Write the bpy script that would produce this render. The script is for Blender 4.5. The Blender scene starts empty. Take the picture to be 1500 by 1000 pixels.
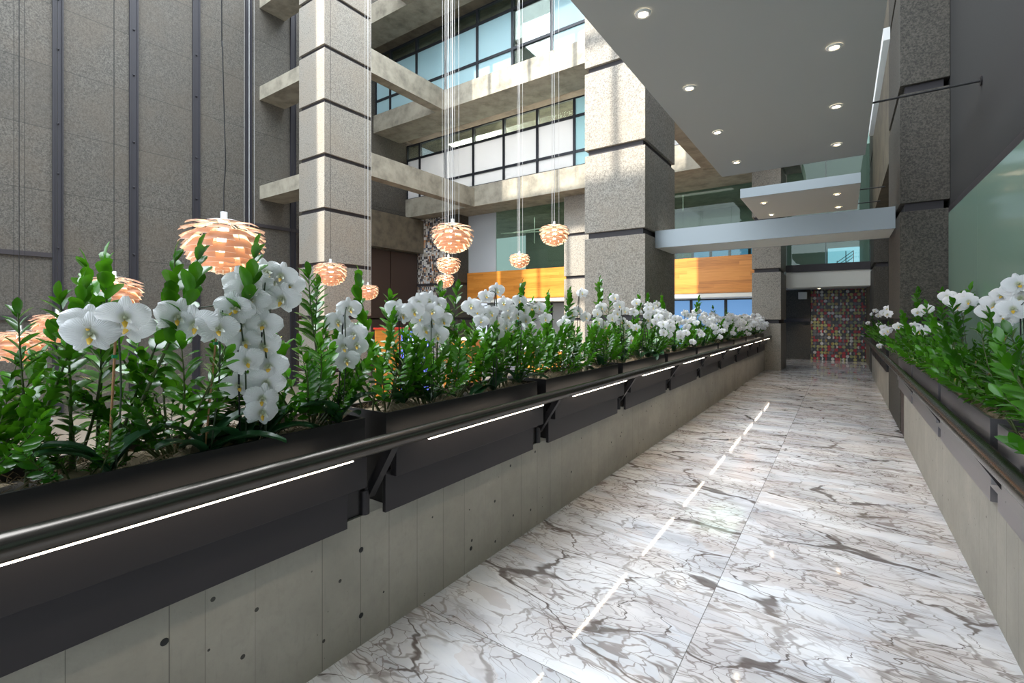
import bpy, math, random
from mathutils import Vector, Matrix
random.seed(11)
C = bpy.context.scene.collection
PI = math.pi
SA, CA = math.sin(math.radians(34.7)), math.cos(math.radians(34.7))
FPX, EYE, HZ = 698.0, 1.5, 464.0

def at(u, v, X=None, Y=None, Z=None, D=None):
    """point of the place seen in direction (u,v) on the plane X=, Y=, Z= or at depth D"""
    t = (u-750)/FPX; s = (HZ-v)/FPX
    dx = -SA + t*CA; dy = CA + t*SA; dz = s
    if D is None:
        if X is not None: D = X/dx
        elif Y is not None: D = Y/dy
        else: D = (Z-EYE)/dz
    return Vector((dx*D, dy*D, EYE+dz*D))

# ------------------------------------------------------------------ materials
class Mat:
    def __init__(s, name):
        s.m = bpy.data.materials.new(name); s.m.use_nodes = True
        s.t = s.m.node_tree; s.n = s.t.nodes; s.l = s.t.links
        s.b = s.n['Principled BSDF']; s.out = s.n['Material Output']
    def set(s, **k):
        for a, v in k.items():
            s.b.inputs[a.replace('_', ' ')].default_value = v
        return s
    def node(s, ty, ins=None, **props):
        nd = s.n.new(ty)
        for a, v in props.items(): setattr(nd, a, v)
        for k, v in (ins or {}).items():
            sock = nd.inputs[k]
            if hasattr(v, 'is_output') or isinstance(v, bpy.types.NodeSocket): s.l.new(v, sock)
            else: sock.default_value = v
        return nd
    def math(s, op, a, b=None, c=None, clamp=False):
        nd = s.n.new('ShaderNodeMath'); nd.operation = op; nd.use_clamp = clamp
        for i, v in enumerate((a, b, c)):
            if v is None: continue
            if isinstance(v, bpy.types.NodeSocket): s.l.new(v, nd.inputs[i])
            else: nd.inputs[i].default_value = v
        return nd.outputs[0]
    def mix(s, f, a, b, typ='MIX'):
        nd = s.n.new('ShaderNodeMix'); nd.data_type = 'RGBA'; nd.blend_type = typ
        for i, v in ((0, f), (6, a), (7, b)):
            if isinstance(v, bpy.types.NodeSocket): s.l.new(v, nd.inputs[i])
            else: nd.inputs[i].default_value = v if i == 0 else (tuple(v)+(1,) if len(v) == 3 else v)
        return nd.outputs[2]
    def pos(s):
        return s.node('ShaderNodeNewGeometry').outputs['Position']
    def xyz(s, v):
        nd = s.node('ShaderNodeSeparateXYZ', {0: v}); return nd.outputs[0], nd.outputs[1], nd.outputs[2]
    def comb(s, x, y, z):
        return s.node('ShaderNodeCombineXYZ', {0: x, 1: y, 2: z}).outputs[0]
    def noise(s, v, scale, detail=3, rough=.5, dist=0):
        nd = s.node('ShaderNodeTexNoise', {'Vector': v, 'Scale': scale, 'Detail': detail, 'Roughness': rough, 'Distortion': dist})
        return nd.outputs['Fac'], nd.outputs['Color']
    def ramp(s, f, stops, const=False):
        nd = s.node('ShaderNodeValToRGB', {0: f}); cr = nd.color_ramp
        if const: cr.interpolation = 'CONSTANT'
        while len(cr.elements) > 1: cr.elements.remove(cr.elements[-1])
        cr.elements[0].position = stops[0][0]; cr.elements[0].color = tuple(stops[0][1])+(1,)
        for p, c in stops[1:]:
            e = cr.elements.new(p); e.color = tuple(c)+(1,)
        return nd.outputs[0]
    def sstep(s, f, a, b):
        nd = s.node('ShaderNodeMapRange', {0: f, 1: a, 2: b, 3: 0.0, 4: 1.0}, interpolation_type='SMOOTHSTEP', clamp=True)
        return nd.outputs[0]
    def col(s, c): s.l.new(c, s.b.inputs['Base Color'])
    def bump(s, h, strength=.3, dist=.01):
        nd = s.node('ShaderNodeBump', {'Height': h, 'Strength': strength, 'Distance': dist})
        s.l.new(nd.outputs[0], s.b.inputs['Normal'])

def simple(name, c, rough=.6, metal=0, **k):
    m = Mat(name); m.set(Base_Color=tuple(c)+(1,), Roughness=rough, Metallic=metal, **k); return m.m
def emit(name, c, st):
    m = Mat(name); m.set(Base_Color=tuple(c)+(1,), Emission_Color=tuple(c)+(1,), Emission_Strength=st); return m.m

def granite(name, c, speck=.35, blotch=.12, joints=False, scale=95):
    m = Mat(name); p = m.pos()
    f, _ = m.noise(p, scale, 2, .7); g, _ = m.noise(p, .9, 4, .6); h, _ = m.noise(p, scale*.45, 1, .5)
    lo = [x*(1-speck) for x in c]; hi = [min(1, x*(1+speck)) for x in c]
    col = m.ramp(f, [(.34, lo), (.5, c), (.66, hi)])
    col = m.mix(m.math('MULTIPLY', m.sstep(h, .60, .68), .55), col, [x*.45 for x in c])
    col = m.mix(m.math('MULTIPLY', m.sstep(g, .35, .7), blotch*3), col, [c[0]*1.12, c[1]*.98, c[2]*.84])
    if joints:
        x, y, z = m.xyz(p)
        fz = m.math('PINGPONG', m.math('SUBTRACT', z, 1.5), .765)
        row = m.math('FLOOR', m.math('DIVIDE', m.math('SUBTRACT', z, 1.5), 1.53))
        cell = m.math('FLOOR', m.math('DIVIDE', m.math('SUBTRACT', y, 3.28), 1.53))
        wn = m.node('ShaderNodeTexWhiteNoise', {'Vector': m.comb(row, cell, 3.0)}).outputs[0]
        col = m.mix(m.math('MULTIPLY', wn, .30), col, [q*.62 for q in c])
        col = m.mix(m.math('LESS_THAN', fz, .008), col, [q*.45 for q in c])
    m.col(col); m.set(Roughness=.75); m.bump(f, .25, .004)
    return m.m

def concrete(name, c, boards=False, holes=False, stain=.35):
    m = Mat(name); p = m.pos(); x, y, z = m.xyz(p)
    f, _ = m.noise(p, 2.2, 6, .65); g, _ = m.noise(p, 30, 3, .6)
    col = m.ramp(f, [(.3, [q*(1-stain) for q in c]), (.55, c), (.75, [min(1, q*1.18) for q in c])])
    col = m.mix(m.math('MULTIPLY', m.sstep(g, .5, .7), .25), col, [q*.8 for q in c])
    if boards:
        v1 = m.node('ShaderNodeTexVoronoi', {'W': y, 'Scale': 5.2}, voronoi_dimensions='1D', feature='DISTANCE_TO_EDGE').outputs['Distance']
        jit = m.xyz(m.node('ShaderNodeTexVoronoi', {'W': y, 'Scale': 5.2}, voronoi_dimensions='1D').outputs['Color'])[0]
        line = m.math('LESS_THAN', v1, .010)
        col = m.mix(m.math('MULTIPLY', jit, .16), col, [q*.7 for q in c])
        col = m.mix(m.math('MULTIPLY', line, m.math('MULTIPLY', jit, .9)), col, [q*.3 for q in c])
        gr, _ = m.noise(m.comb(x, m.math('MULTIPLY', y, 7.0), z), 9, 4, .6)
        col = m.mix(m.math('MULTIPLY', m.sstep(gr, .55, .75), .22), col, [q*.6 for q in c])
    if holes:
        vo = m.node('ShaderNodeTexVoronoi', {'Vector': p, 'Scale': 9.0, 'Randomness': 1.0})
        rad = m.math('MULTIPLY', m.xyz(vo.outputs['Color'])[0], .13)
        zone, _ = m.noise(p, 1.6, 1)
        hole = m.math('MULTIPLY', m.math('LESS_THAN', vo.outputs['Distance'], m.math('SUBTRACT', rad, .015)), m.math('GREATER_THAN', zone, .40))
        col = m.mix(hole, col, [q*.14 for q in c])
        vo2 = m.node('ShaderNodeTexVoronoi', {'Vector': p, 'Scale': 26.0})
        h2 = m.math('MULTIPLY', m.math('LESS_THAN', vo2.outputs['Distance'], m.math('MULTIPLY', m.xyz(vo2.outputs['Color'])[1], .11)), m.math('GREATER_THAN', m.noise(p, 2.7, 1)[0], .55))
        col = m.mix(m.math('MULTIPLY', h2, .8), col, [q*.25 for q in c])
    m.col(col); m.set(Roughness=.7); m.bump(g, .12, .01)
    return m.m

def marble():
    m = Mat('breccia_marble'); p = m.pos(); x, y, z = m.xyz(p)
    tx = m.math('DIVIDE', m.math('ADD', x, .575), 1.235); ty = m.math('DIVIDE', m.math('SUBTRACT', y, 1.765), .945)
    ix = m.math('FLOOR', tx); iy = m.math('FLOOR', ty)
    wn = m.node('ShaderNodeTexWhiteNoise', {'Vector': m.comb(ix, iy, 1.0)}).outputs['Color']
    off = m.node('ShaderNodeVectorMath', {0: wn, 1: (7.0, 7.0, 0.0)}, operation='MULTIPLY').outputs[0]
    pp = m.node('ShaderNodeVectorMath', {0: m.comb(x, y, 0.0), 1: off}, operation='ADD').outputs[0]
    rot = m.node('ShaderNodeMapping', {'Vector': pp, 'Rotation': (0, 0, .38), 'Scale': (.62, 1.35, 1)}).outputs[0]
    _, nc = m.noise(rot, 2.6, 4, .55)
    dis = m.node('ShaderNodeVectorMath', {0: m.node('ShaderNodeVectorMath', {0: nc, 1: (.5, .5, .5)}, operation='SUBTRACT').outputs[0], 1: (.42, .42, 0)}, operation='MULTIPLY').outputs[0]
    q = m.node('ShaderNodeVectorMath', {0: rot, 1: dis}, operation='ADD').outputs[0]
    def veins(scale, w, thr):
        v = m.node('ShaderNodeTexVoronoi', {'Vector': q, 'Scale': scale}, feature='DISTANCE_TO_EDGE').outputs['Distance']
        wd, _ = m.noise(q, scale*.9, 3)
        width = m.math('MULTIPLY', m.sstep(wd, thr, .78), w)
        return m.math('SUBTRACT', 1.0, m.sstep(m.math('DIVIDE', v, m.math('ADD', width, .004)), .25, 1.0))
    big = veins(1.8, .085, .46); mid = veins(5.0, .085, .36); fine = veins(15, .15, .30)
    zone, _ = m.noise(rot, 1.9, 3); zsel = m.sstep(zone, .40, .58)
    cloud, _ = m.noise(rot, 2.2, 5, .6)
    base = m.ramp(cloud, [(.28, (.42, .44, .49)), (.46, (.74, .76, .80)), (.62, (.88, .88, .89))])
    vc = m.node('ShaderNodeTexVoronoi', {'Vector': q, 'Scale': 5.6}).outputs['Color']
    base = m.mix(m.math('MULTIPLY', m.xyz(vc)[0], .45), base, (.50, .52, .57))
    base = m.mix(m.math('MULTIPLY', m.math('GREATER_THAN', m.xyz(vc)[1], .72), .3), base, (.58, .48, .43))
    st, _ = m.noise(m.node('ShaderNodeMapping', {'Vector': rot, 'Scale': (1.2, 5, 1)}).outputs[0], 2.0, 5, .65)
    base = m.mix(m.math('MULTIPLY', m.sstep(st, .56, .66), .55), base, (.37, .33, .31))
    base = m.mix(m.math('MULTIPLY', zsel, .30), base, (.42, .38, .36))
    base = m.mix(m.math('MULTIPLY', m.math('MULTIPLY', fine, zsel), .75), base, (.21, .17, .155))
    base = m.mix(m.math('MULTIPLY', mid, .62), base, (.22, .185, .165))
    base = m.mix(m.math('MULTIPLY', big, .9), base, (.125, .10, .09))
    far, _ = m.noise(m.comb(m.math('MULTIPLY', x, .35), y, 0.0), 1.4, 2)
    base = m.mix(m.math('MULTIPLY', m.sstep(far, .48, .62), .14), base, (.62, .50, .42))
    ex = m.math('PINGPONG', m.math('MULTIPLY', tx, 1.0), .5); ey = m.math('PINGPONG', ty, .5)
    seam = m.math('MAXIMUM', m.math('LESS_THAN', ex, .0016), m.math('LESS_THAN', ey, .0021))
    base = m.mix(m.math('MULTIPLY', seam, .8), base, (.13, .12, .11))
    m.col(base); m.set(Roughness=.055, IOR=1.55, Specular_IOR_Level=.7)
    return m.m

def cells(name, sx, sz, stops, circle=False):
    m = Mat(name); x, y, z = m.xyz(m.pos())
    a = m.math('DIVIDE', x, sx); b = m.math('DIVIDE', z, sz)
    if not circle:   # stagger: small tesserae in a basket arrangement
        r1 = m.node('ShaderNodeTexWhiteNoise', {'Vector': m.comb(m.math('FLOOR', m.math('DIVIDE', a, 2.0)), m.math('FLOOR', m.math('DIVIDE', b, 2.0)), 0.0)}).outputs[0]
        s = m.math('GREATER_THAN', r1, .5)
        a = m.math('MULTIPLY', a, m.math('ADD', .5, m.math('MULTIPLY', s, .5)))
        b = m.math('MULTIPLY', b, m.math('SUBTRACT', 1.0, m.math('MULTIPLY', s, .5)))
    i = m.math('FLOOR', a); j = m.math('FLOOR', b)
    if circle:
        fa = m.math('SUBTRACT', m.math('FRACT', a), .5); fb = m.math('SUBTRACT', m.math('FRACT', b), .5)
        r = m.math('SQRT', m.math('ADD', m.math('MULTIPLY', fa, fa), m.math('MULTIPLY', fb, fb)))
        half = m.math('MULTIPLY', m.math('MULTIPLY', m.math('GREATER_THAN', fa, 0.0), 9.0), m.math('LESS_THAN', m.math('PINGPONG', m.math('ADD', i, m.math('MULTIPLY', j, 2.0)), 3.0), 1.5))
        w = m.node('ShaderNodeTexWhiteNoise', {'Vector': m.comb(i, j, half)}).outputs[0]
        w2 = m.node('ShaderNodeTexWhiteNoise', {'Vector': m.comb(i, j, m.math('ADD', half, 40.0))}).outputs[0]
        c1 = m.ramp(w, stops, True); c2 = m.ramp(w2, [(0, (.025, .025, .028)), (.7, (.06, .06, .065)), (.9, (.25, .015, .02))], True)
        m.col(m.mix(m.math('LESS_THAN', r, .47), c2, c1)); m.set(Roughness=.35)
    else:
        w = m.node('ShaderNodeTexWhiteNoise', {'Vector': m.comb(i, j, 0.0)}).outputs[0]
        e = m.math('MINIMUM', m.math('PINGPONG', a, .5), m.math('PINGPONG', b, .5))
        m.col(m.mix(m.math('LESS_THAN', e, .05), m.ramp(w, stops, True), (.3, .28, .26))); m.set(Roughness=.3)
    return m.m

def timber(name):
    m = Mat(name); x, y, z = m.xyz(m.pos())
    j = m.math('FLOOR', m.math('DIVIDE', z, .115))
    sh = m.node('ShaderNodeTexWhiteNoise', {'W': j}, noise_dimensions='1D').outputs[0]
    i = m.math('FLOOR', m.math('ADD', m.math('DIVIDE', x, 2.1), m.math('MULTIPLY', sh, 5.0)))
    w = m.node('ShaderNodeTexWhiteNoise', {'Vector': m.comb(i, j, 0.0)}).outputs[0]
    g, _ = m.noise(m.comb(m.math('MULTIPLY', x, 1.0), y, m.math('MULTIPLY', z, 22.0)), 1.6, 4, .6)
    c = m.ramp(m.math('ADD', m.math('MULTIPLY', w, .28), m.math('MULTIPLY', g, .72)), [(.2, (.36, .12, .016)), (.5, (.60, .225, .035)), (.85, (.72, .31, .06))])
    m.col(c); m.set(Roughness=.35); return m.m

def leafmat(name, a, b, rough, tr=.25):
    m = Mat(name); oi = m.node('ShaderNodeObjectInfo').outputs['Random']
    n, _ = m.noise(m.pos(), 9, 2)
    f = m.math('ADD', m.math('MULTIPLY', oi, .55), m.math('MULTIPLY', n, .5))
    c = m.ramp(f, [(.15, a), (.85, b)]); m.col(c); m.set(Roughness=rough, Specular_IOR_Level=.5)
    t = m.node('ShaderNodeBsdfTranslucent', {0: m.mix(.5, c, (min(.92, b[0]*2.2), min(.92, b[1]*1.7), b[2]))})
    mx = m.node('ShaderNodeMixShader', {0: tr, 1: m.b.outputs[0], 2: t.outputs[0]})
    m.l.new(mx.outputs[0], m.out.inputs[0]); return m.m

def petalmat():
    m = Mat('white_petal'); tc = m.node('ShaderNodeTexCoord').outputs['Object']; x, y, z = m.xyz(tc)
    r = m.math('SQRT', m.math('ADD', m.math('MULTIPLY', x, x), m.math('MULTIPLY', y, y)))
    a = m.math('ARCTAN2', y, x); v = m.math('PINGPONG', m.math('MULTIPLY', a, 9.0), .5)
    c = m.mix(m.math('MULTIPLY', v, .30), (.93, .93, .94), (.80, .80, .84))
    c = m.mix(m.math('SUBTRACT', 1.0, m.sstep(r, .004, .022)), c, (.62, .66, .42))
    m.col(c); m.set(Roughness=.5)
    m.bump(v, .6, .004)
    t = m.node('ShaderNodeBsdfTranslucent', {0: (.9, .9, .88, 1)})
    mx = m.node('ShaderNodeMixShader', {0: .14, 1: m.b.outputs[0], 2: t.outputs[0]})
    m.l.new(mx.outputs[0], m.out.inputs[0]); return m.m

def frosted(name, c, gl=.25, em=0):
    m = Mat(name); x, y, z = m.xyz(m.pos()); n, _ = m.noise(m.pos(), .7, 3)
    m.col(m.mix(m.math('MULTIPLY', n, .35), c, [q*.72 for q in c])); m.set(Roughness=.12, Specular_IOR_Level=.6)
    if em:
        t = m.node('ShaderNodeBsdfTranslucent', {0: tuple(c)+(1,)}); mx = m.node('ShaderNodeMixShader', {0: em, 1: m.b.outputs[0], 2: t.outputs[0]}); m.l.new(mx.outputs[0], m.out.inputs[0])
    return m.m
def clearglass(name, tint, fac=.12):
    m = Mat(name)
    g = m.node('ShaderNodeBsdfGlossy', {0: (1, 1, 1, 1), 'Roughness': .02}); t = m.node('ShaderNodeBsdfTransparent', {0: tuple(tint)+(1,)})
    fr = m.node('ShaderNodeFresnel', {0: 1.5}).outputs[0]
    mx = m.node('ShaderNodeMixShader', {0: m.math('MULTIPLY', fr, .8), 1: t.outputs[0], 2: g.outputs[0]})
    m.l.new(mx.outputs[0], m.out.inputs[0]); return m.m

M = dict(
    marble=marble(),
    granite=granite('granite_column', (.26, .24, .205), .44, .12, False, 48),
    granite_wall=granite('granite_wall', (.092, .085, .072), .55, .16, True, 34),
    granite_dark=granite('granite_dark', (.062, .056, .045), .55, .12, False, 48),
    groove=simple('dark_groove', (.035, .030, .033), .6),
    bar=simple('dark_wall_bar', (.020, .019, .025), .6),
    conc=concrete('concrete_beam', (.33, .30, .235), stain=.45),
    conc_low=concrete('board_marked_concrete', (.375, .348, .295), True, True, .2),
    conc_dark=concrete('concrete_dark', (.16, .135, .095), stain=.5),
    bronze=simple('dark_bronze_metal', (.034, .031, .033), .40, .6),
    trough=simple('dark_trough_metal', (.026, .024, .024), .40, .5),
    trough_steel=simple('brushed_trough_metal', (.27, .255, .265), .34, .8),
    rail=simple('bronze_rail_tube', (.095, .085, .075), .27, .85),
    ledge=simple('brushed_grey_metal', (.30, .29, .29), .38, .8),
    led=emit('led_strip', (1.0, .86, .68), 14.0),
    plaster=simple('grey_plaster', (.40, .41, .40), .7),
    plaster_light=simple('light_plaster', (.74, .73, .66), .7),
    beam_metal=simple('satin_grey_beam', (.25, .28, .29), .36, .5),
    dark_wall=simple('charcoal_wall', (.026, .025, .024), .8),
    soil=simple('dark_soil', (.03, .022, .015), .95),
    moss=simple('dried_moss', (.30, .23, .15), .9),
    frame=simple('black_window_frame', (.022, .024, .030), .4, .3),
    blind=frosted('pale_blue_blind', (.48, .68, .72), .25, .35),
    frost=frosted('grey_frosted_glass', (.66, .68, .70), .25, .5),
    green=frosted('pale_green_glass', (.25, .385, .305)),
    glass=clearglass('clear_glass', (.84, .92, .88), .04),
    glass_green=clearglass('green_tinted_glass', (.62, .74, .66), .06),
    inner=simple('interior_grey', (.20, .215, .195), .85),
    white=simple('white_paint', (.75, .75, .73), .6),
    steel=simple('lamp_steel', (.55, .55, .53), .35, .6),
    wire=simple('pale_steel_wire', (.55, .55, .55), .35, .5),
    cord=simple('black_cord', (.012, .012, .012), .6),
    lamp_out=simple('rose_copper_leaf', (.60, .31, .20), .45, .1),
    lamp_in=simple('white_leaf_lining', (.90, .86, .80), .5),
    bulb=emit('warm_bulb', (1.0, .78, .50), 26),
    spot=emit('downlight_glow', (1.0, .84, .62), 14),
    mosaic=cells('mosaic_tiles', .062, .062, [(0, (.66, .64, .60)), (.36, (.42, .36, .28)), (.52, (.10, .06, .04)), (.68, (.03, .03, .04)), (.82, (.52, .23, .09)), (.90, (.55, .5, .42)), (.96, (.05, .08, .16))]),
    circles=cells('painted_discs', .1045, .105, [(0, (.035, .035, .038)), (.22, (.42, .015, .025)), (.40, (.42, .40, .13)), (.55, (.60, .60, .56)), (.68, (.13, .13, .14)), (.8, (.36, .22, .05)), (.9, (.30, .33, .14))], True),
    timber=timber('honey_timber_cladding'),
    brown=simple('brown_door_panel', (.060, .036, .028), .5),
    frond=leafmat('glossy_green_leaf', (.010, .066, .005), (.070, .255, .012), .18, .22),
    fstem=simple('brown_green_stem', (.07, .095, .025), .5),
    oleaf=leafmat('dark_orchid_leaf', (.014, .060, .022), (.03, .11, .04), .3, .12),
    petal=petalmat(),
    lip=simple('yellow_lip', (.75, .48, .05), .5),
    ostem=simple('dark_flower_stem', (.03, .05, .02), .5),
    stake_b=simple('black_stake', (.012, .012, .012), .6),
    stake_c=simple('bamboo_stake', (.38, .19, .08), .6),
    clip=simple('green_clip', (.01, .25, .10), .4),
    blue=emit('blue_sign_face', (.10, .13, .62), .9),
    textw=emit('white_lettering', (.9, .9, .95), 1.0),
    floor2=simple('beige_atrium_floor', (.26, .22, .175), .35),
    win_blue=emit('bright_blue_daylight_pane', (.10, .22, .42), .8),
    red=simple('red_counter_edge', (.6, .04, .02), .5),
)

# ------------------------------------------------------------------ mesh builder
class MB:
    def __init__(s): s.v = []; s.f = []; s.mi = []; s.sm = []
    def add(s, vs, fs, mi=0, sm=False):
        o = len(s.v); s.v += [tuple(v) for v in vs]
        for f in fs: s.f.append([i+o for i in f]); s.mi.append(mi); s.sm.append(sm)
        return s
    def box(s, x0, x1, y0, y1, z0, z1, mi=0):
        return s.add([(x0,y0,z0),(x1,y0,z0),(x1,y1,z0),(x0,y1,z0),(x0,y0,z1),(x1,y0,z1),(x1,y1,z1),(x0,y1,z1)],
            [(0,3,2,1),(4,5,6,7),(0,1,5,4),(1,2,6,5),(2,3,7,6),(3,0,4,7)], mi)
    def tube(s, pts, r, n=8, mi=0, caps=True, r2=None):
        pts = [Vector(p) for p in pts]; vs = []; k = len(pts)
        for i, p in enumerate(pts):
            d = (pts[min(i+1, k-1)]-pts[max(i-1, 0)]).normalized()
            a = d.cross(Vector((0, 0, 1)) if abs(d.z) < .95 else Vector((1, 0, 0))).normalized(); b = d.cross(a)
            rr = r if r2 is None else r+(r2-r)*i/(k-1)
            for j in range(n):
                t = 2*PI*j/n; vs.append(p+a*(rr*math.cos(t))+b*(rr*math.sin(t)))
        fs = [(i*n+j, i*n+(j+1)%n, (i+1)*n+(j+1)%n, (i+1)*n+j) for i in range(k-1) for j in range(n)]
        s.add(vs, fs, mi, True)
        if caps:
            s.add(vs[:n], [tuple(range(n-1, -1, -1))], mi); s.add(vs[-n:], [tuple(range(n))], mi)
        return s
    def lathe(s, prof, n=24, mi=0, c=(0, 0, 0)):
        vs = []
        for r, z in prof:
            for j in range(n):
                t = 2*PI*j/n; vs.append((c[0]+r*math.cos(t), c[1]+r*math.sin(t), c[2]+z))
        k = len(prof)
        return s.add(vs, [(i*n+j, i*n+(j+1)%n, (i+1)*n+(j+1)%n, (i+1)*n+j) for i in range(k-1) for j in range(n)], mi, True)
    def grid(s, fn, nu, nv, mi=0, sm=True):
        vs = [fn(i/nu, j/nv) for j in range(nv+1) for i in range(nu+1)]
        return s.add(vs, [(j*(nu+1)+i, j*(nu+1)+i+1, (j+1)*(nu+1)+i+1, (j+1)*(nu+1)+i) for j in range(nv) for i in range(nu)], mi, sm)
    def mesh(s, name, mats, o=(0, 0, 0)):
        me = bpy.data.meshes.new(name)
        me.from_pydata([(v[0]-o[0], v[1]-o[1], v[2]-o[2]) for v in s.v], [], s.f)
        for m in (mats if isinstance(mats, (list, tuple)) else [mats]): me.materials.append(m)
        me.polygons.foreach_set('material_index', s.mi); me.polygons.foreach_set('use_smooth', s.sm); me.update()
        return me
    def build(s, name, mats, parent=None, origin=None, bevel=0):
        if parent is not None: origin = tuple(parent.matrix_world.translation) if origin is None else origin
        if origin is None:
            xs, ys, zs = zip(*s.v); origin = ((min(xs)+max(xs))/2, (min(ys)+max(ys))/2, min(zs))
        o = bpy.data.objects.new(name, s.mesh(name, mats, origin)); C.objects.link(o)
        if parent is not None: o.parent = parent
        else: o.location = origin
        if parent is None: o.matrix_world = Matrix.Translation(origin)
        if bevel:
            b = o.modifiers.new('bevel', 'BEVEL'); b.width = bevel; b.segments = 2; b.limit_method = 'ANGLE'
        return o

def tag(o, label=None, cat=None, group=None, kind=None):
    if label: o['label'] = label
    if cat: o['category'] = cat
    if group: o['group'] = group
    if kind: o['kind'] = kind
    return o
def thing(name, loc, label, cat, group=None, kind=None):
    o = bpy.data.objects.new(name, None); C.objects.link(o); o.location = loc; o.empty_display_size = .1
    o.matrix_world = Matrix.Translation(loc)
    return tag(o, label, cat, group, kind)
def put(name, me, parent, mat=None):
    o = bpy.data.objects.new(name, me); C.objects.link(o)
    if parent is not None: o.parent = parent
    if mat is not None: o.matrix_basis = mat
    return o
def struct(o): o['kind'] = 'structure'; return o
def box(x0, x1, y0, y1, z0, z1): return MB().box(x0, x1, y0, y1, z0, z1)

XL, XR = -1.806, .626
ORD = ['nearest', 'second', 'third', 'fourth', 'fifth', 'sixth', 'seventh', 'eighth', 'ninth', 'farthest']
MOD = [-.01+1.52*k for k in range(10)]

# ------------------------------------------------------------------ setting
struct(box(XL-.1, 1.12, -3, 15.2, -.15, 0).build('floor', M['marble']))
struct(box(-2.6, .95, 15.2, 21.5, -.15, 0).build('floor', M['marble']))
struct(box(-17, -2.25, -4, 24, -1.1, -.95).build('floor', M['floor2']))
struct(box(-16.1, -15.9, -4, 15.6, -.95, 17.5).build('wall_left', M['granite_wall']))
wb = box(-15.9, -14.1, 15.4, 15.6, -.95, 5.88).build('wall_back', M['mosaic']); struct(wb)
for i, z in enumerate((1.42, 2.93)):
    struct(box(-15.9, -14.1, 15.36, 15.42, z-.05, z+.06).build('trim_%d' % (i+1), M['groove']))
struct(box(1.12, 1.3, -3, 9.9, -.1, 2.80).build('wall_right', M['dark_wall']))
struct(box(1.12, 1.3, -3, 9.9, 2.88, 7.5).build('wall_right', M['dark_wall']))
struct(box(1.10, 1.30, -3, 8.05, 2.80, 2.88).build('trim_3', M['groove']))
# unseen roof slabs; openings and slit placed to shape the sun patches
for b in ((-17, -12.45, -6, 15, 17.0, 17.4), (-11.9, -10.75, -6, 15, 17.0, 17.4), (-12.45, -11.9, -6, -4, 17, 17.4), (-12.45, -11.9, 6, 15, 17, 17.4), (-2.55, 4.0, -6, 16, 17.0, 17.4), (-10.75, -2.55, -6, -1.9, 17.0, 17.4), (-18, 4, -45, -6, 17.0, 17.4)):
    struct(box(*b).build('ceiling', M['conc']))
roof = thing('skylight_grid', (-6.6, 4, 17.0), 'dark metal glazing bars of the skylight above the atrium', 'skylight')
for i in range(5):
    x = -10.0+1.62*i; box(x-.07, x+.07, -1.89, 15, 17.02, 17.2).build('glazing_bar', M['frame'], roof)
for i in range(9):
    y = -1.8+2.0*i; box(-10.74, -2.56, y-.06, y+.06, 17.2, 17.34).build('cross_bar', M['frame'], roof)

# left wall: vertical bars with bolts, horizontal bands
for i, y in enumerate([3.28, 4.81, 6.34, 7.87, 9.4]):
    t = thing('wall_channel', (-15.9, y, -.9), ['dark metal channel on the granite wall, nearest the camera', 'dark vertical wall channel, second from the camera',
        'dark vertical wall channel, third from the camera', 'dark vertical wall channel behind the pair of bright wires', 'dark vertical wall channel just left of the tall lit column'][i], 'wall channel', 'vertical channels on the granite wall')
    MB().box(-15.9, -15.84, y-.10, y-.07, -.9, 17).box(-15.9, -15.84, y+.07, y+.10, -.9, 17).box(-15.9, -15.87, y-.07, y+.07, -.9, 17).build('channel', M['bar'], t)
    if i < 4:
        for k in range(6):
            z = 3.2+k*1.53+.3*(k % 2)
            MB().lathe([(.0, .03), (.02, .03), (.028, 0)], 8).build('bolt', M['bar'], t, origin=(0, 0, 0)).matrix_basis = Matrix.Translation((.03, 0, z+.9)) @ Matrix.Rotation(PI/2, 4, 'Y')
for k, (y0, y1, z) in enumerate([(-4, 3.2, 3.0), (-4, 3.2, 1.48), (7.9, 15.4, 4.53), (7.9, 12, 3.0), (9.3, 15.4, 5.88)]):
    struct(box(-15.9, -15.85, y0, y1, z-.05, z+.06).build('trim_%d' % (k+4), M['groove']))
t = thing('concrete_lintel', (-15.7, 13.9, 4.4), 'water-streaked concrete lintel above the brown doors in the far corner', 'lintel')
box(-15.9, -15.5, 12.2, 15.39, 4.36, 5.82).build('lintel_block', M['conc_dark'], t)
for k, (y0, y1) in enumerate([(9.6, 11.4), (12.3, 13.75), (13.8, 15.3)]):
    d = struct(box(-15.9, -15.84, y0, y1, -.95, 4.3).build('door_%d' % (k+1), M['brown']))
    put('door_rail', box(-.02, .03, -(y1-y0)/2, (y1-y0)/2, 2.35, 2.40).mesh('door_rail', M['groove']), d)

# ------------------------------------------------------------------ granite columns
def column(x0, x1, y0, y1, zb, zt, bands, label, mat='granite', recess=.055, half=.055):
    t = thing('granite_column', ((x0+x1)/2, (y0+y1)/2, zb), label, 'column', 'granite-clad columns')
    box(x0+recess, x1-recess, y0+recess, y1-recess, zb, zt).build('recessed_core', M['groove'], t)
    z = zb
    for b in bands+[zt+half]:
        if b-half > z: box(x0, x1, y0, y1, z, min(b-half, zt)).build('granite_block', M[mat], t, bevel=.006)
        z = b+half
    return t
B = [-.05, 1.48, 3.0, 4.54, 6.07, 7.6, 9.13, 10.66, 12.19, 13.72, 15.25]
column(-13.2, -11.95, 8.0, 9.62, -.95, 17, B, 'tall granite-clad column with a strip of sun, nearest the left wall')
column(-3.95, -2.8, 8.09, 9.87, -.95, 17, B, 'large granite-clad column in the middle, sunlit at its top')
column(-8.35, -7.0, 15.4, 16.6, -.95, 5.88, [1.42, 2.93, 4.47], 'far sunlit granite column beside the end of the honey timber band')
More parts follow.
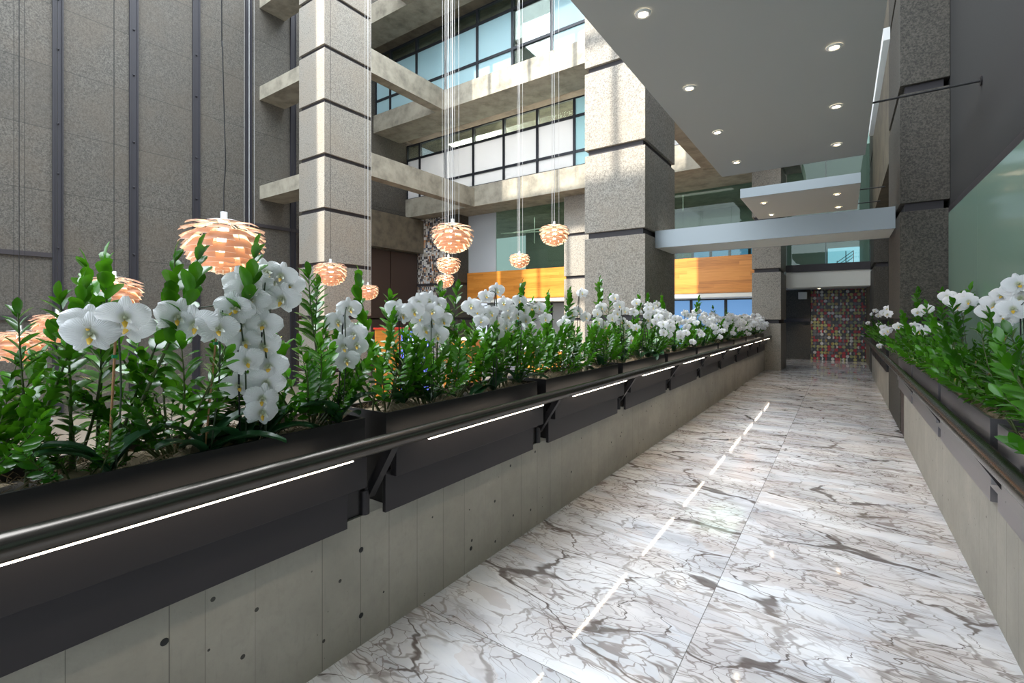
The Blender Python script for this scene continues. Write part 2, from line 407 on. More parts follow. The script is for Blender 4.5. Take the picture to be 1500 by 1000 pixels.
column(XR, 1.118, 8.05, 9.87, 0, 7.5, [1.42, 2.93, 4.47, 6.0], 'dark granite column on the right wall, behind the right troughs', 'granite_dark')
column(-2.13, -1.40, 15.21, 16.7, 0, 7.5, [1.37, 2.82, 4.3, 5.8], 'granite column at the far end of the left parapet')
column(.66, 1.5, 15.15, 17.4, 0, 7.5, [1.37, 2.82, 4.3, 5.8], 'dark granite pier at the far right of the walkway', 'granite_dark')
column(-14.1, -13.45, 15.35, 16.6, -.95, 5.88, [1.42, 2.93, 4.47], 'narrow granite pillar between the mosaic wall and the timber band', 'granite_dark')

# ------------------------------------------------------------------ concrete balconies and beams
def conc(name, label, cat, part, boxes, mat='conc', group=None):
    t = thing(name, (boxes[0][0], boxes[0][2], boxes[0][4]), label, cat, group)
    for b in boxes: box(*b).build(part, M[mat], t)
    return t
conc('balcony_edge', 'long concrete balcony edge under the lower row of office windows', 'balcony edge', 'fascia', [(-15.9, -3.4, 14.67, 14.95, 5.88, 6.68), ])
struct(box(-15.9, -1.0, 14.95, 21.5, 5.88, 6.3).build('ceiling', M['conc']))
conc('balcony_edge', 'concrete balcony edge under the upper row of blue windows', 'balcony edge', 'fascia', [(-15.9, -3.4, 12.92, 13.2, 9.08, 9.8)])
struct(box(-15.9, -1.0, 13.2, 14.35, 9.08, 9.4).build('ceiling', M['conc']))
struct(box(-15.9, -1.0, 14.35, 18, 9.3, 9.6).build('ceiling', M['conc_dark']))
conc('balcony_edge', 'topmost concrete balcony edge at the top of the view', 'balcony edge', 'fascia', [(-15.9, -3.4, 11.46, 11.74, 12.28, 13.0)])
struct(box(-15.9, -1.0, 11.74, 12.6, 12.28, 12.6).build('ceiling', M['conc']))
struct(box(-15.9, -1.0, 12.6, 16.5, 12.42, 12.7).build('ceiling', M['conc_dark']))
for k, (y1, z0, z1, lb) in enumerate([(14.66, 5.86, 6.58, 'lower mottled concrete beam running from the lit column to the balcony'),
        (12.91, 9.06, 9.8, 'upper mottled concrete beam running from the lit column to the balcony'), (11.45, 12.28, 13.0, 'highest concrete beam behind the lit column')]):
    conc('concrete_beam', lb, 'beam', 'beam_body', [(-12.35, -11.96, 9.63, y1, z0, z1)], group='beams behind the lit column')
for k, (z0, lb) in enumerate([(5.4, 'lower short concrete beam tying the granite wall to the lit column'), (8.7, 'upper short concrete beam tying the granite wall to the lit column'),
        (11.75, 'short concrete beam between wall and lit column at the top of the view')]):
    conc('concrete_strut', lb, 'beam', 'strut_body', [(-15.9, -13.21, 8.24, 9.1, z0, z0+.45)], group='short beams beside the lit column')
conc('edge_beam', 'concrete edge beam along the walkway side of the atrium, seen above the silver beam', 'beam', 'beam_body', [(-3.4, -2.3, 9.9, 14.9, 5.88, 6.6), (-3.4, -2.3, 9.9, 14.9, 9.1, 9.8)])
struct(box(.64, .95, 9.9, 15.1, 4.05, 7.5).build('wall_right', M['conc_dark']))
struct(box(.95, 1.1, 9.9, 15.1, 0, 7.5).build('wall_right', M['dark_wall']))

# ------------------------------------------------------------------ office windows
wn = [0]
def window(x0, x1, y, zs, mats, blind=None):
    """a bay: posts, transoms, one pane per row"""
    wn[0] += 1
    o = (x0, y, zs[0]); m = MB(); w = .045
    m.box(x0, x0+w, y-.05, y+.05, zs[0], zs[-1]).box(x1-w, x1, y-.05, y+.05, zs[0], zs[-1])
    for z in zs: m.box(x0+w, x1-w, y-.045, y+.045, max(z-w, zs[0]), min(z+w, zs[-1]))
    f = struct(m.build('window_%d' % wn[0], M['frame'], origin=o))
    for k in range(len(zs)-1):
        put('pane', box(w, x1-x0-w, -.008, .008, zs[k]-zs[0]+w*.9, zs[k+1]-zs[0]-w*.9).mesh('pane', M[mats[k]]), f)
    return f
for i in range(9):
    x = -15.1+1.5*i
    if i == 0: window(-15.88, x, 14.78, [6.68, 7.2, 8.42, 9.07], ['frost', 'frost', 'glass'])
    window(x, x+1.5, 14.78, [6.68, 7.2, 8.42, 9.07], ['frost', 'frost', 'glass'] if i not in (5,) else ['blind', 'blind', 'blind'])
for i in range(8):
    x = -15.0+1.5*i
    if i == 0: window(-15.88, x, 13.05, [9.8, 10.4, 11.72, 12.27], ['blind', 'blind', 'glass'])
    window(x, x+1.5, 13.05, [9.8, 10.4, 11.72, 12.27], ['glass', 'glass', 'glass'] if i == 4 else (['blind', 'blind', 'blind'] if i == 5 else ['blind', 'blind', 'glass']))
struct(box(-15.9, -2.5, 17.8, 18, 6.3, 9.3).build('wall_back', M['white']))
struct(box(-15.9, -2.5, 16, 16.2, 9.6, 12.5).build('wall_back', M['inner']))
# mezzanine: glass over timber band
for i, (x0, x1) in enumerate([(-13.4, -11.9), (-11.9, -8.4), (-6.95, -4.6), (-4.6, -2.14)]):
    wn[0] += 1
    yg = 16.02 if i < 2 else 17.2
    struct(box(x0, x1, yg, yg+.03, 3.40, 5.88).build('window_%d' % wn[0], M['frost' if i == 0 else 'glass_green']))
t = thing('timber_band', (-10.9, 16, 2.25), 'honey timber cladding band left of the middle column, half in sun', 'cladding')
box(-13.44, -8.37, 15.98, 16.10, 2.255, 3.40).build('timber_boards', M['timber'], t)
t = thing('timber_band', (-4.6, 16, 2.25), 'honey timber cladding band right of the middle column, under the silver beam', 'cladding')
box(-6.98, -2.14, 15.98, 16.10, 2.255, 3.40).build('timber_boards', M['timber'], t)
conc('slab_edge', 'pale slab edge with tiny downlights under the right timber band', 'slab edge', 'slab', [(-6.98, -2.14, 16.0, 17.5, 2.12, 2.25)], 'plaster_light')
conc('slab_edge', 'pale slab edge under the left timber band', 'slab edge', 'slab', [(-13.44, -8.37, 16.0, 17.5, 2.12, 2.25)], 'plaster_light')
struct(box(-13.4, -2.1, 20.6, 20.8, -.95, 5.88).build('wall_back', M['inner']))
t = thing('ceiling_pipe', (-10, 17.6, 5.3), 'thin white pipes crossing the dark ceiling behind the mezzanine glass', 'pipe')
MB().tube([(-12.5, 17.2, 5.2), (-8.6, 18.6, 5.25)], .03, 6).tube([(-12.5, 18.2, 5.4), (-5, 17.6, 5.4)], .03, 6).tube([(-11, 17.6, 5.85), (-11, 17.6, 4.7)], .02, 6).build('pipe', M['white'], t)
for i in range(10):
    x = -13.4+i*1.13
    if -8.9 < x < -7.2: continue
    window(x, x+1.13, 17.4, [-.9, 2.12], ['win_blue' if i > 4 else 'frost'])
for i in range(7):
    x = -6.9+i*.68
    window(x, x+.68, 19.6, [3.3, 4.6], ['win_blue' if i > 2 else 'glass_green'])

# far end of the walkway
conc('door_lintel', 'pale grey lintel over the far opening with the painted disc wall', 'lintel', 'lintel_block', [(-1.39, .655, 16.6, 17.4, 2.38, 2.84)], 'plaster_light')
struct(box(-1.39, .655, 16.55, 17.4, 2.84, 3.05).build('trim_10', M['groove']))
for k, (x0, x1) in enumerate([(-1.39, -.4), (-.38, .655)]):
    wn[0] += 1; struct(box(x0, x1, 16.9, 16.93, 3.05, 7.0).build('window_%d' % wn[0], M['glass_green']))
struct(box(-2.6, -.9, 19.6, 19.8, 0, 2.6).build('wall_back', M['granite_dark']))
struct(box(-2.6, -.9, 19.55, 19.62, 1.33, 1.45).build('trim_11', M['groove']))
t = thing('disc_screen', (-.1, 19.75, 0), 'wall-size screen of red, yellow, white and grey painted discs at the far end', 'art wall')
box(-.9, .655, 19.75, 19.8, 0, 2.45).build('disc_panel', M['circles'], t)
struct(box(.655, .75, 17.4, 19.8, 0, 2.6).build('wall_right', M['conc_dark']))
struct(box(-2.6, .9, 17.4, 21.5, 2.45, 2.6).build('ceiling', M['plaster']))
t = thing('wall_box', (-1.15, 19.4, 2.2), 'small pale box under the lintel beside the far column', 'box')
box(-1.25, -1.0, 19.3, 19.59, 2.12, 2.36).build('box_body', M['plaster_light'], t)
struct(box(-2.6, 1.4, 22.3, 22.5, 2.6, 8).build('wall_back', M['inner']))
wn[0] += 1
w = struct(box(-.45, .55, 22.2, 22.28, 3.5, 4.15).build('window_%d' % wn[0], emit('pale_blue_daylight_pane', (.30, .52, .75), 1.0)))
t = thing('stair_railing', (0, 21, 3.3), 'small dark stair railing behind the far upper glass', 'railing')
for k in range(3): MB().tube([(-.15, 21.6, 3.3+.12*k), (.35, 21.6, 3.7+.12*k)], .012, 6).build('rail', M['frame'], t)
for x in (-.15, .12, .35): MB().tube([(x, 21.6, 3.2), (x, 21.6, 3.95 if x > 0 else 3.6)], .014, 6).build('post', M['frame'], t)

# ------------------------------------------------------------------ parapets
struct(box(-2.22, XL, -3, 15.2, -.95, .59).build('wall_parapet_left', M['conc_low']))
struct(box(XR, 1.12, -3, 7.55, 0, .59).build('wall_parapet_right', M['conc_low']))
struct(box(XR, .98, 9.9, 15.1, 0, .59).build('wall_parapet_right', M['conc_low']))
struct(box(XR+.01, 1.1, 7.55, 8.05, 0, .9).build('trim_12', M['brown']))
t = thing('tie_hole_plugs', (XL, 1, .3), 'dark round tie holes in the left concrete parapet', 'holes')
for (u, v) in [(241, 940), (529, 805), (690, 651), (529, 901), (690, 803), (740, 600)]:
    p = at(u, v, X=XL+.001)
    if p.z > .02: MB().lathe([(0, .0015), (.010, .0015), (.0125, 0)], 12).build('tie_hole', M['cord'], t, origin=(0, 0, 0)).matrix_basis = Matrix.Translation(p-Vector((XL, 1, .3))) @ Matrix.Rotation(PI/2, 4, 'Y')

# ------------------------------------------------------------------ handrails (a mirrored pair)
def handrail(side, y0, y1, mods, label):
    xw, s = (XL, 1) if side == 'L' else (XR, -1)
    def X(o): return xw+s*o
    def bx(mb, a, b, *r): return mb.box(min(X(a), X(b)), max(X(a), X(b)), *r)
    t = thing('handrail', (X(.05), (y0+y1)/2, .59), label, 'handrail', 'handrails along the walkway')
    MB().tube([(X(.146), y0, .945), (X(.146), y1, .945)], .037, 20).build('rail_tube', M['rail'], t)
    for m in mods:
        bx(MB(), .012, .034, m, m+(1.31 if side == 'L' else 1.515), .575 if side == 'L' else .68, .765).build('lower_panel', M['bronze' if side == 'L' else 'ledge'], t, bevel=.002)
        bx(MB(), .036, .075, m+.03, m+1.38, .745, .885).build('upper_panel', M['bronze' if side == 'L' else 'ledge'], t, bevel=.003)
        mb = MB(); yb = m-.055
        mb.add([(X(.00), yb-.02, .66), (X(.00), yb-.02, .74), (X(.135), yb-.02, .925), (X(.165), yb-.02, .915), (X(.00), yb+.02, .66), (X(.00), yb+.02, .74), (X(.135), yb+.02, .925), (X(.165), yb+.02, .915)],
               [(0,1,2,3), (7,6,5,4), (0,4,5,1), (1,5,6,2), (2,6,7,3), (3,7,4,0)]); mb.build('bracket', M['bronze'], t)
        MB().tube([(X(-.01), yb-.03, .59), (X(-.01), yb-.03, .70)], .022, 12).build('post', M['bronze'], t)
        if side == 'L':
            bx(MB(), .140, .154, m+.17, m+1.25, .904, .912).build('light_strip', M['led'], t)
    return t
handrail('L', -2.6, 15.35, [-1.53]+MOD, 'long bronze handrail with glowing light strips on the left parapet')
handrail('R', -2.6, 15.2, [-1.6, -.08, 1.44, 2.96, 4.48, 6.0], 'long bronze handrail on the right parapet')

# ------------------------------------------------------------------ troughs
def moss_mesh(n, L, W, seed):
    r = random.Random(seed); mb = MB()
    def base(u, v):
        x = (u-.5)*W; y = (v-.5)*L; h = .03*math.sin(y*5+seed)*math.sin(y*11)+.022*math.sin(x*23+y*17)+.02
        return (x, y, h if 0 < u < 1 and 0 < v < 1 else -.02)
    mb.grid(base, 8, 40, 0)
    for k in range(n):
        y = (r.random()-.5)*L*.97; x = (r.random()-.5)*W*.9
        z = base(x/W+.5, y/L+.5)[2]-.008; a = r.random()*6.28; c = r.uniform(-1.6, 1.6); l = r.uniform(.025, .075); pts = []
        px, py, pz = x, y, z; w = r.uniform(.0007, .0017); up = r.uniform(.2, 1.1)
        for i in range(5):
            pts.append(Vector((px, py, pz))); a += c*.6; px += math.cos(a)*l/4; py += math.sin(a)*l/4; pz += up*l/4*(1 if i < 2 else -.8)
            px = max(-W/2+.004, min(W/2-.004, px))
        vs = []
        for p in pts: vs += [p+Vector((0, 0, w)), p-Vector((math.sin(a)*w, -math.cos(a)*w, w))]
        mb.add(vs, [(2*i, 2*i+1, 2*i+3, 2*i+2) for i in range(4)])
    return mb.mesh('moss', M['moss'])
MOSS = [moss_mesh(1500, 1.34, .325, s) for s in (1, 2, 3)]
def trough(x0, x1, y0, y1, zt, label, mat, mk, mosslabel, zb=None):
    zb = .592 if zb is None else zb; w = .012
    t = thing('planter_trough', ((x0+x1)/2, (y0+y1)/2, zb), label, 'planter', 'metal planter troughs')
    MB().box(x0, x1, y0, y0+w, zb, zt).box(x0, x1, y1-w, y1, zb, zt).box(x0, x0+w, y0+w, y1-w, zb, zt).box(x1-w, x1, y0+w, y1-w, zb, zt).box(x0+w, x1-w, y0+w, y1-w, zb, zb+w)\
        .build('trough_box', M[mat], t)
    box(x0+w, x1-w, y0+w, y1-w, zb+w, zt-.05).build('soil', M['soil'], t)
    o = put('moss', MOSS[mk % 3], None, Matrix.Translation(((x0+x1)/2, (y0+y1)/2, zt-.048)) @ Matrix.Rotation(PI*(mk % 2), 4, 'Z') @ Matrix.Scale((y1-y0-.03)/1.37, 4, (0, 1, 0)))
    tag(o, mosslabel, 'moss', 'dried moss in the troughs', 'stuff')
ZL, ZR = 1.032, 1.0
LT = []; RT = []
for k, m in enumerate(MOD):
    y0, y1 = m+.045, m+1.44
    LT.append((y0, y1)); trough(-2.17, -1.82, y0, y1, ZL, 'dark metal planter trough on the left parapet, %s from the camera' % ORD[k], 'trough', k, 'dried moss in the left trough that is %s from the camera' % ORD[k])
RMOD = [(.25, 1.66), (1.78, 3.13), (3.27, 4.70), (4.81, 6.40), (6.5, 7.9)]
for k, (y0, y1) in enumerate(RMOD):
    RT.append((y0, y1)); trough(.60, .955, y0, y1, ZR, 'brushed metal planter trough on the right parapet, %s from the camera' % ORD[k], 'trough_steel', k, 'dried moss in the right trough that is %s from the camera' % ORD[k])
for k, (y0, y1) in enumerate([(9.95, 11.4), (11.5, 12.95), (13.05, 14.5)]):
    RT.append((y0, y1)); trough(.60, .93, y0, y1, ZR-.02, 'metal planter trough beyond the dark right column, %s past it' % ['first', 'second', 'third'][k], 'trough', k, 'dried moss in the %s right trough beyond the dark column' % ['first', 'second', 'third'][k])

# ------------------------------------------------------------------ foliage
def leaflet(mb, base, d, side, L, W, fold, mi=0):
    d = d.normalized(); n = d.cross(side).normalized(); side = n.cross(d).normalized()
    prof = [(0, .08), (.16, .55), (.42, .95), (.70, 1.0), (.9, .55), (1.0, .03)]
    vs = []
    for t, w in prof:
        c = base+d*(L*t)-n*(L*.20*t*t)
        vs += [c-side*(W*.5*w)+n*(fold*W*w), c, c+side*(W*.5*w)+n*(fold*W*w)]
    mb.add(vs, [q for i in range(5) for q in ((3*i, 3*i+1, 3*i+4, 3*i+3), (3*i+1, 3*i+2, 3*i+5, 3*i+4))], mi, True)
def frond_mesh(seed, long=False):
    r = random.Random(seed); mb = MB(); bend = r.uniform(.06, .26); sway = r.uniform(-.05, .05)
    def P(t): return Vector((bend*math.sin(t*PI*.5)**1.6*1.0, sway*math.sin(t*PI), t*(1-.04*t)))
    mb.tube([P(i/10) for i in range(11)], .009 if long else .0125, 6, 1, True, .003)
    n = r.randint(9, 12)+(4 if long else 0); st = r.uniform(.20, .32)
    for i in range(n):
        f = i/(n-1); t = st+(0.97-st)*f; p = P(t); tg = (P(min(1, t+.02))-P(t-.02)).normalized()
        for s in (-1, 1):
            if r.random() < .05: continue
            sd = Vector((r.uniform(-.5, .5), s, 0)).normalized()
            ang = (1.02-.55*f)+r.uniform(-.25, .25)
            d = tg*math.cos(ang)+sd*math.sin(ang)+Vector((r.uniform(-.06, .16), 0, 0))
            L = (.140 if long else .172)*(math.sin(PI*(.22+.62*f))**.6)*r.uniform(.78, 1.12)
            leaflet(mb, p+tg*(s*.010), d, tg.cross(d), L, L*r.uniform(.46, .56), .12)
    tg = (P(1)-P(.96)).normalized(); k = .72 if long else 1; leaflet(mb, P(.99), tg, Vector((0, 1, 0)), .14*k, .06*k, .12)
    leaflet(mb, P(.97), tg+Vector((.3, .2, 0)), Vector((0, 1, 0)), .11*k, .05*k, .12)
    return mb.mesh('frond', [M['frond'], M['fstem']])
FR = [frond_mesh(s) for s in range(10)]+[frond_mesh(s, True) for s in range(20, 28)]
def frond(parent, base, tip, k, roll):
    d = tip-base; L = d.length; z = d.normalized()
    x = Vector((math.cos(roll), math.sin(roll), 0)); x = (x-z*x.dot(z)).normalized(); y = z.cross(x)
    R = Matrix((x, y, z)).transposed().to_4x4()
    o = put('frond', FR[k % 10] if L < .52 else FR[10+k % 8], parent, Matrix.Translation(base-Vector(parent.location)) @ R @ Matrix.Diagonal((L, L, L*.97, 1)))
    return o
HERO_L = [(30, 392, -1.98, .68), (112, 358, -2.02, .75), (155, 352, -2.0, .8), (195, 342, -1.98, .72), (224, 370, -2.05, .7), (290, 346, -1.95, .74), (12, 440, -1.9, .6), (60, 420, -1.9, .6),
    (150, 470, -1.86, .5), (330, 400, -2.05, .6), (461, 383, -1.98, .68), (480, 405, -2.05, .6), (433, 470, -2.05, .5), (570, 395, -2.05, .72), (530, 457, -2.08, .55), (547, 450, -2.08, .5), (588, 425, -2.08, .55),
    (640, 412, -2.0, .6), (683, 411, -2.05, .66), (660, 445, -2.08, .5), (731, 409, -2.08, .66), (752, 430, -2.05, .5), (791, 424, -2.05, .6), (824, 421, -2.0, .62), (866, 405, -2.05, .72), (893, 430, -2.0, .55),
    (922, 430, -2.05, .6), (936, 427, -1.98, .6), (965, 440, -2.05, .5), (992, 428, -2.05, .62), (1007, 434, -2.0, .6), (1050, 447, -2.05, .6), (1075, 451, -2.0, .6)]
HERO_R = [(1415, 428, .80, .6), (1432, 436, .75, .6), (1370, 440, .66, .6), (1322, 432, .66, .6), (1400, 455, .58, .5), (1425, 475, .52, .5), (1460, 490, .5, .5), (1490, 500, .5, .5), (1352, 452, .6, .5), (1331, 425, .66, .6), (1345, 421, .78, .6), (1361, 424, .8, .6), (1389, 415, .86, .62), (1250, 471, .56, .5), (1262, 455, .62, .5), (1275, 462, .56, .5), (1290, 470, .58, .45), (1300, 455, .68, .5), (1320, 470, .58, .5),
    (1345, 480, .55, .5), (1380, 500, .52, .5), (1410, 450, .70, .55), (1440, 470, .55, .5), (1480, 480, .56, .5), (1310, 500, .50, .42), (1350, 520, .5, .4), (1450, 500, .5, .5), (1495, 450, .7, .5)]
PLANTPOS = ['at its near end', 'a quarter along it', 'in its middle', 'three quarters along it', 'at its far end']
def in_trough(T, y): return [i for i, (a, b) in enumerate(T) if a <= y <= b]
def fill(T, xa, xb, zt, hero, side):
    hs = []
    for (u, v, X, L) in hero: hs.append((at(u, v, X=min(X, -2.03) if side == 'L' and u < 520 else X), L))
    for k, (y0, y1) in enumerate(T):
        n = 5 if k < 4 else 4
        idx = PLANTPOS if n == 5 else [PLANTPOS[i] for i in (0, 1, 3, 4)]
        for j in range(n):
            yc = y0+.14+(y1-y0-.28)*j/(n-1); xc = random.uniform(xa+.10, xb-.10)
            where = ('%s left trough' % ORD[k]) if side == 'L' else (('%s right trough' % ORD[k]) if k < 5 else '%s right trough past the column' % ['first', 'second', 'third'][k-5])
            t = thing('foliage_plant', (xc, yc, zt-.05), 'glossy feather-leaved plant in the %s, %s' % (where, idx[j]), 'plant', 'feather-leaved plants in the troughs')
            mine = [h for h in hs if y0-.08 <= h[0].y < y1+.05 and min(range(n), key=lambda i: abs(h[0].y-(y0+.14+(y1-y0-.28)*i/(n-1)))) == j]
            for tip, L in mine:
                bz = zt-.05; bx = min(xb-.05, max(xa+.05, tip.x+random.uniform(-.05, .05)))
                by = min(y1-.05, max(y0+.05, tip.y+random.uniform(-.08, .08)))
                frond(t, Vector((bx, by, bz)), tip, random.randrange(10), random.uniform(0, 6.28))
            for q in range((17 if k == 0 else 13 if k < 3 else 11 if k < 6 else 8)):
                a = random.uniform(0, 6.28); rr = random.uniform(0, .06)
                b = Vector((min(xb-.04, max(xa+.04, xc+rr*math.cos(a))), min(y1-.04, max(y0+.04, yc+rr*math.sin(a)*1.3)), zt-.05))
                L = random.uniform(.34, .60)*(1.0 if side == 'L' else .85)*((.56 if k == 0 else .8) if side == 'L' and b.x > -1.98 else 1); lean = random.uniform(.05, .42)
                if side == 'R': b.x = max(b.x, .76); dx = random.uniform(-.34, .02)
                else: dx = lean*math.cos(a)*.5
                h = L*.92
                if k == 0 and side == 'L': h *= .9
                if side == 'R': h *= random.uniform(.68, 1.0)
                tip = b+Vector((dx, lean*math.sin(a)*.8*L/.5+(random.uniform(0, .25) if side == 'R' else 0), h))
                frond(t, b, tip, random.randrange(10), a+random.uniform(-.6, .6))
fill(LT, -2.17, -1.82, ZL, HERO_L, 'L')
fill(RT, .61, .95, ZR, HERO_R, 'R')

# ------------------------------------------------------------------ orchids
def petal(mb, ang, L, W, cup, tilt, mi=0, zoff=0, round_=.55):
    ca, sa = math.cos(ang), math.sin(ang)
    def f(u, v):
        t = v; s = (u-.5)*2
        w = W*.5*(math.sin(PI*min(1, t**round_*.93+.02))**.62)
        l = L*t; xs = s*w; z = zoff+tilt*l-cup*(l/L)**2*L-.12*W*(s*s)*t-.05*W*math.cos(s*7)*t*.5+.02*W*math.exp(-s*s*40)
        return (ca*l-sa*xs, sa*l+ca*xs, z)
    mb.grid(f, 8, 7, mi)
def flower_mesh(seed):
    r = random.Random(seed); mb = MB()
    petal(mb, PI/2, .062, .044, .10, .10, zoff=-.002)
    petal(mb, PI*1.30, .060, .042, .15, .05, zoff=-.002); petal(mb, PI*1.70, .060, .042, .15, .05, zoff=-.002)
    petal(mb, .16+r.uniform(-.05, .05), .068, .080, r.uniform(.15, .5), .30, zoff=.003, round_=.8)
    petal(mb, PI-.16+r.uniform(-.05, .05), .068, .080, r.uniform(.15, .5), .30, zoff=.003, round_=.8)
    return mb.mesh('flower', M['petal'])
def lip_mesh():
    mb = MB()
    petal(mb, -PI/2, .026, .017, -.5, .5, 0, .006); petal(mb, -PI/2-.9, .018, .013, -.6, .9, 1, .006); petal(mb, -PI/2+.9, .018, .013, -.6, .9, 1, .006)
    mb.lathe([(.0, .018), (.004, .017), (.0055, .010), (.004, .002)], 8, 1)
    return mb.mesh('lip', [M['lip'], M['petal']])
FL = [flower_mesh(s) for s in range(5)]; LIP = lip_mesh()
def strap_leaf(seed):
    r = random.Random(seed); mb = MB(); L = r.uniform(.20, .30); W = r.uniform(.06, .08)
    def f(u, v):
        s = (u-.5)*2; w = W*.5*(math.sin(PI*min(1, v*.86+.10))**.5)
        return (L*v*.9, s*w, L*(.62*v-.62*v*v)+.012*abs(s)*1.2)
    mb.grid(f, 4, 9); return mb.mesh('strap_leaf', M['oleaf'])
SL = [strap_leaf(s) for s in range(4)]
def smooth(pts, n=5):
    pts = [Vector(p) for p in pts]; P = [pts[0]]+pts+[pts[-1]]; out = []
    for i in range(1, len(P)-2):
        for k in range(n):
            t = k/n; a, b, c, d = P[i-1], P[i], P[i+1], P[i+2]
            out.append(.5*((2*b)+(c-a)*t+(2*a-5*b+4*c-d)*t*t+(3*b-a-3*c+d)*t**3))
    out.append(pts[-1]); return out
def face(n, up=Vector((0, 0, 1)), roll=0):
    n = n.normalized(); x = up.cross(n).normalized(); y = n.cross(x)
    return Matrix((x, y, n)).transposed().to_4x4() @ Matrix.Rotation(roll, 4, 'Z')
def orchid(base, flowers, label, seed, stake='stake_b', side='L', size=1.0, lips=True, leaves=4, y_rng=None):
    """flowers: world positions in order along the spray(s)"""
    r = random.Random(seed)
    t = thing('moth_orchid', base, label, 'orchid', 'white moth orchids in the troughs')
    b = Vector(base); top = max(flowers, key=lambda p: p.z); rel = lambda p: tuple(Vector(p)-b)
    st = Vector((b.x+(top.x-b.x)*.5, b.y+(top.y-b.y)*.5, top.z-.03))
    MB().tube([(0, 0, 0), rel(st)], .0035, 6).build('stake', M[stake], t, origin=(0, 0, 0))
    order = sorted(flowers, key=lambda p: -p.z)
    runs = [order] if len(order) < 7 else [order[::2], order[1::2]]
    for q, run in enumerate(runs):
        off = Vector((.015*(q+1), .012-.03*q, 0))
        back = Vector((-.012 if side == 'L' else .012, 0, 0))
        pts = [b+off, b+off*1.3+(st-b)*.55, st+off*.4]+[p+back*2.0+Vector((0, .006, .012)) for p in run]
        MB().tube([rel(p) for p in smooth(pts)], .0032, 5, r2=.0018).build('flower_stem', M['ostem'], t, origin=(0, 0, 0))
    if lips: MB().box(-.006, .006, -.006, .006, -.005, .005).build('clip', M['clip'], t, origin=(0, 0, 0)).location = (Vector(st)-b)*.8
    for p in flowers:
        cam = Vector((.2, -.2, 1.5))-p; cam.z *= .3; cam.normalize()
        n = cam*.9+Vector((.35 if side == 'L' else -.35, -.1, -.05))+Vector((r.uniform(-.4, .4), r.uniform(-.4, .4), r.uniform(-.25, .3)))
        m = Matrix.Translation(Vector(rel(p))) @ face(n, roll=r.uniform(-.35, .35)) @ Matrix.Scale(size*r.uniform(.9, 1.08), 4)
        f = put('flower', FL[r.randrange(5)], t, m)
        if lips: put('lip', LIP, f, Matrix.Translation((0, 0, .004)))
    for q in range(leaves):
        a = r.uniform(0, 6.28); 
        if y_rng: a = (PI/2 if q % 2 else -PI/2)+r.uniform(-.5, .5)
        put('strap_leaf', SL[r.randrange(4)], t, Matrix.Translation((0, 0, .01)) @ Matrix.Rotation(a, 4, 'Z') @ Matrix.Rotation(-r.uniform(-.1, .7), 4, 'Y'))
    return t
def hero(fl, X, label, seed, by=None, stake='stake_b', side='L', size=1.0, zt=ZL, T=LT):
    pts = [at(f[0], f[1], X=(f[2] if len(f) > 2 else X)+((i % 3)-1)*.022) for i, f in enumerate(fl)]
    y = sum(p.y for p in pts)/len(pts) if by is None else by
    if side == 'R': pts = [p if not (7.98 < p.y < 9.95 and p.x > .55) else Vector((.545, p.y, p.z)) for p in pts]
    a, b = min(T, key=lambda q: max(q[0]-y, y-q[1], 0)); y = min(b-.08, max(a+.08, y))
    if side == 'R' and y > 9 and T is RT: y = max(y, 10.05)
    xb = min(-1.87, max(-2.12, X)) if side == 'L' else min(.90, max(.68, X+.06))
    orchid((xb, y, zt-.035), pts, label, seed, stake, side, size, True, 4, True)
hero([(128, 474), (133, 488), (182, 463), (190, 476)], -1.86, 'white orchid with half-hidden blooms at the far left, on a thin bamboo stake', 1, stake='stake_c')
hero([(259, 463), (286, 474), (318, 480), (340, 450)], -1.85, 'white orchid with a flat row of big blooms, left below the large pendant', 2, stake='stake_c')
hero([(352, 474), (357, 500), (361, 528), (349, 564), (345, 452)], -1.86, 'white orchid hanging in a chain of blooms just below the large pendant', 3)
hero([(376, 411), (379, 438), (413, 437), (400, 413), (424, 417), (358, 424), (390, 399), (412, 404), (368, 440), (355, 412)], -1.90, 'white orchid with the tallest dome of packed blooms, right below the large pendant', 4)
hero([(385, 507), (394, 537), (383, 583), (386, 475), (390, 560), (383, 603)], -1.84, 'white orchid trailing its smallest blooms down beside a black stake', 5)
hero([(494, 471), (502, 507), (507, 527), (512, 452), (518, 490), (522, 505)], -1.92, 'white orchid of few blooms at the far end of the nearest left trough', 6)
hero([(581, 454), (590, 460)], -1.96, 'white orchid with a lone pair of blooms near the start of the second left trough', 7)
hero([(613, 443), (615, 464), (634, 456), (622, 482), (649, 469), (640, 491), (628, 441), (641, 447), (606, 455), (632, 470)], -1.94, 'white orchid cluster in front of the mosaic wall, second left trough', 8)
hero([(698, 455), (719, 458), (712, 434), (738, 444), (744, 464), (728, 472), (728, 487), (690, 448), (705, 470), (728, 425), (742, 478)], -1.92, 'dense white orchid cluster in front of the left timber band', 9, size=.88)
hero([(751, 482), (744, 451), (761, 440), (779, 451), (770, 468), (757, 462), (775, 476), (790, 450), (799, 466), (766, 455)], -1.94, 'white orchid cluster at the near end of the third left trough', 10, size=.88)
hero([(832, 468), (838, 460), (853, 429), (846, 455), (826, 474), (858, 464)], -1.96, 'white orchid with scattered blooms before the left edge of the middle column', 11, size=.88)
hero([(875, 459), (876, 472), (888, 478), (881, 450)], -1.90, 'white orchid with a small vertical trio of blooms before the middle column', 12, size=.88)
hero([(900, 436), (904, 459), (907, 447), (913, 492), (925, 498), (920, 476), (915, 455), (910, 470), (897, 466), (932, 480)], -1.90, 'white orchid drooping low over the trough before the corner of the middle column', 13, size=.88)
hero([(932, 443), (946, 456), (953, 477), (940, 450), (957, 450), (948, 468), (962, 446)], -1.92, 'white orchid cluster before the shaded side of the middle column', 14, size=.88)
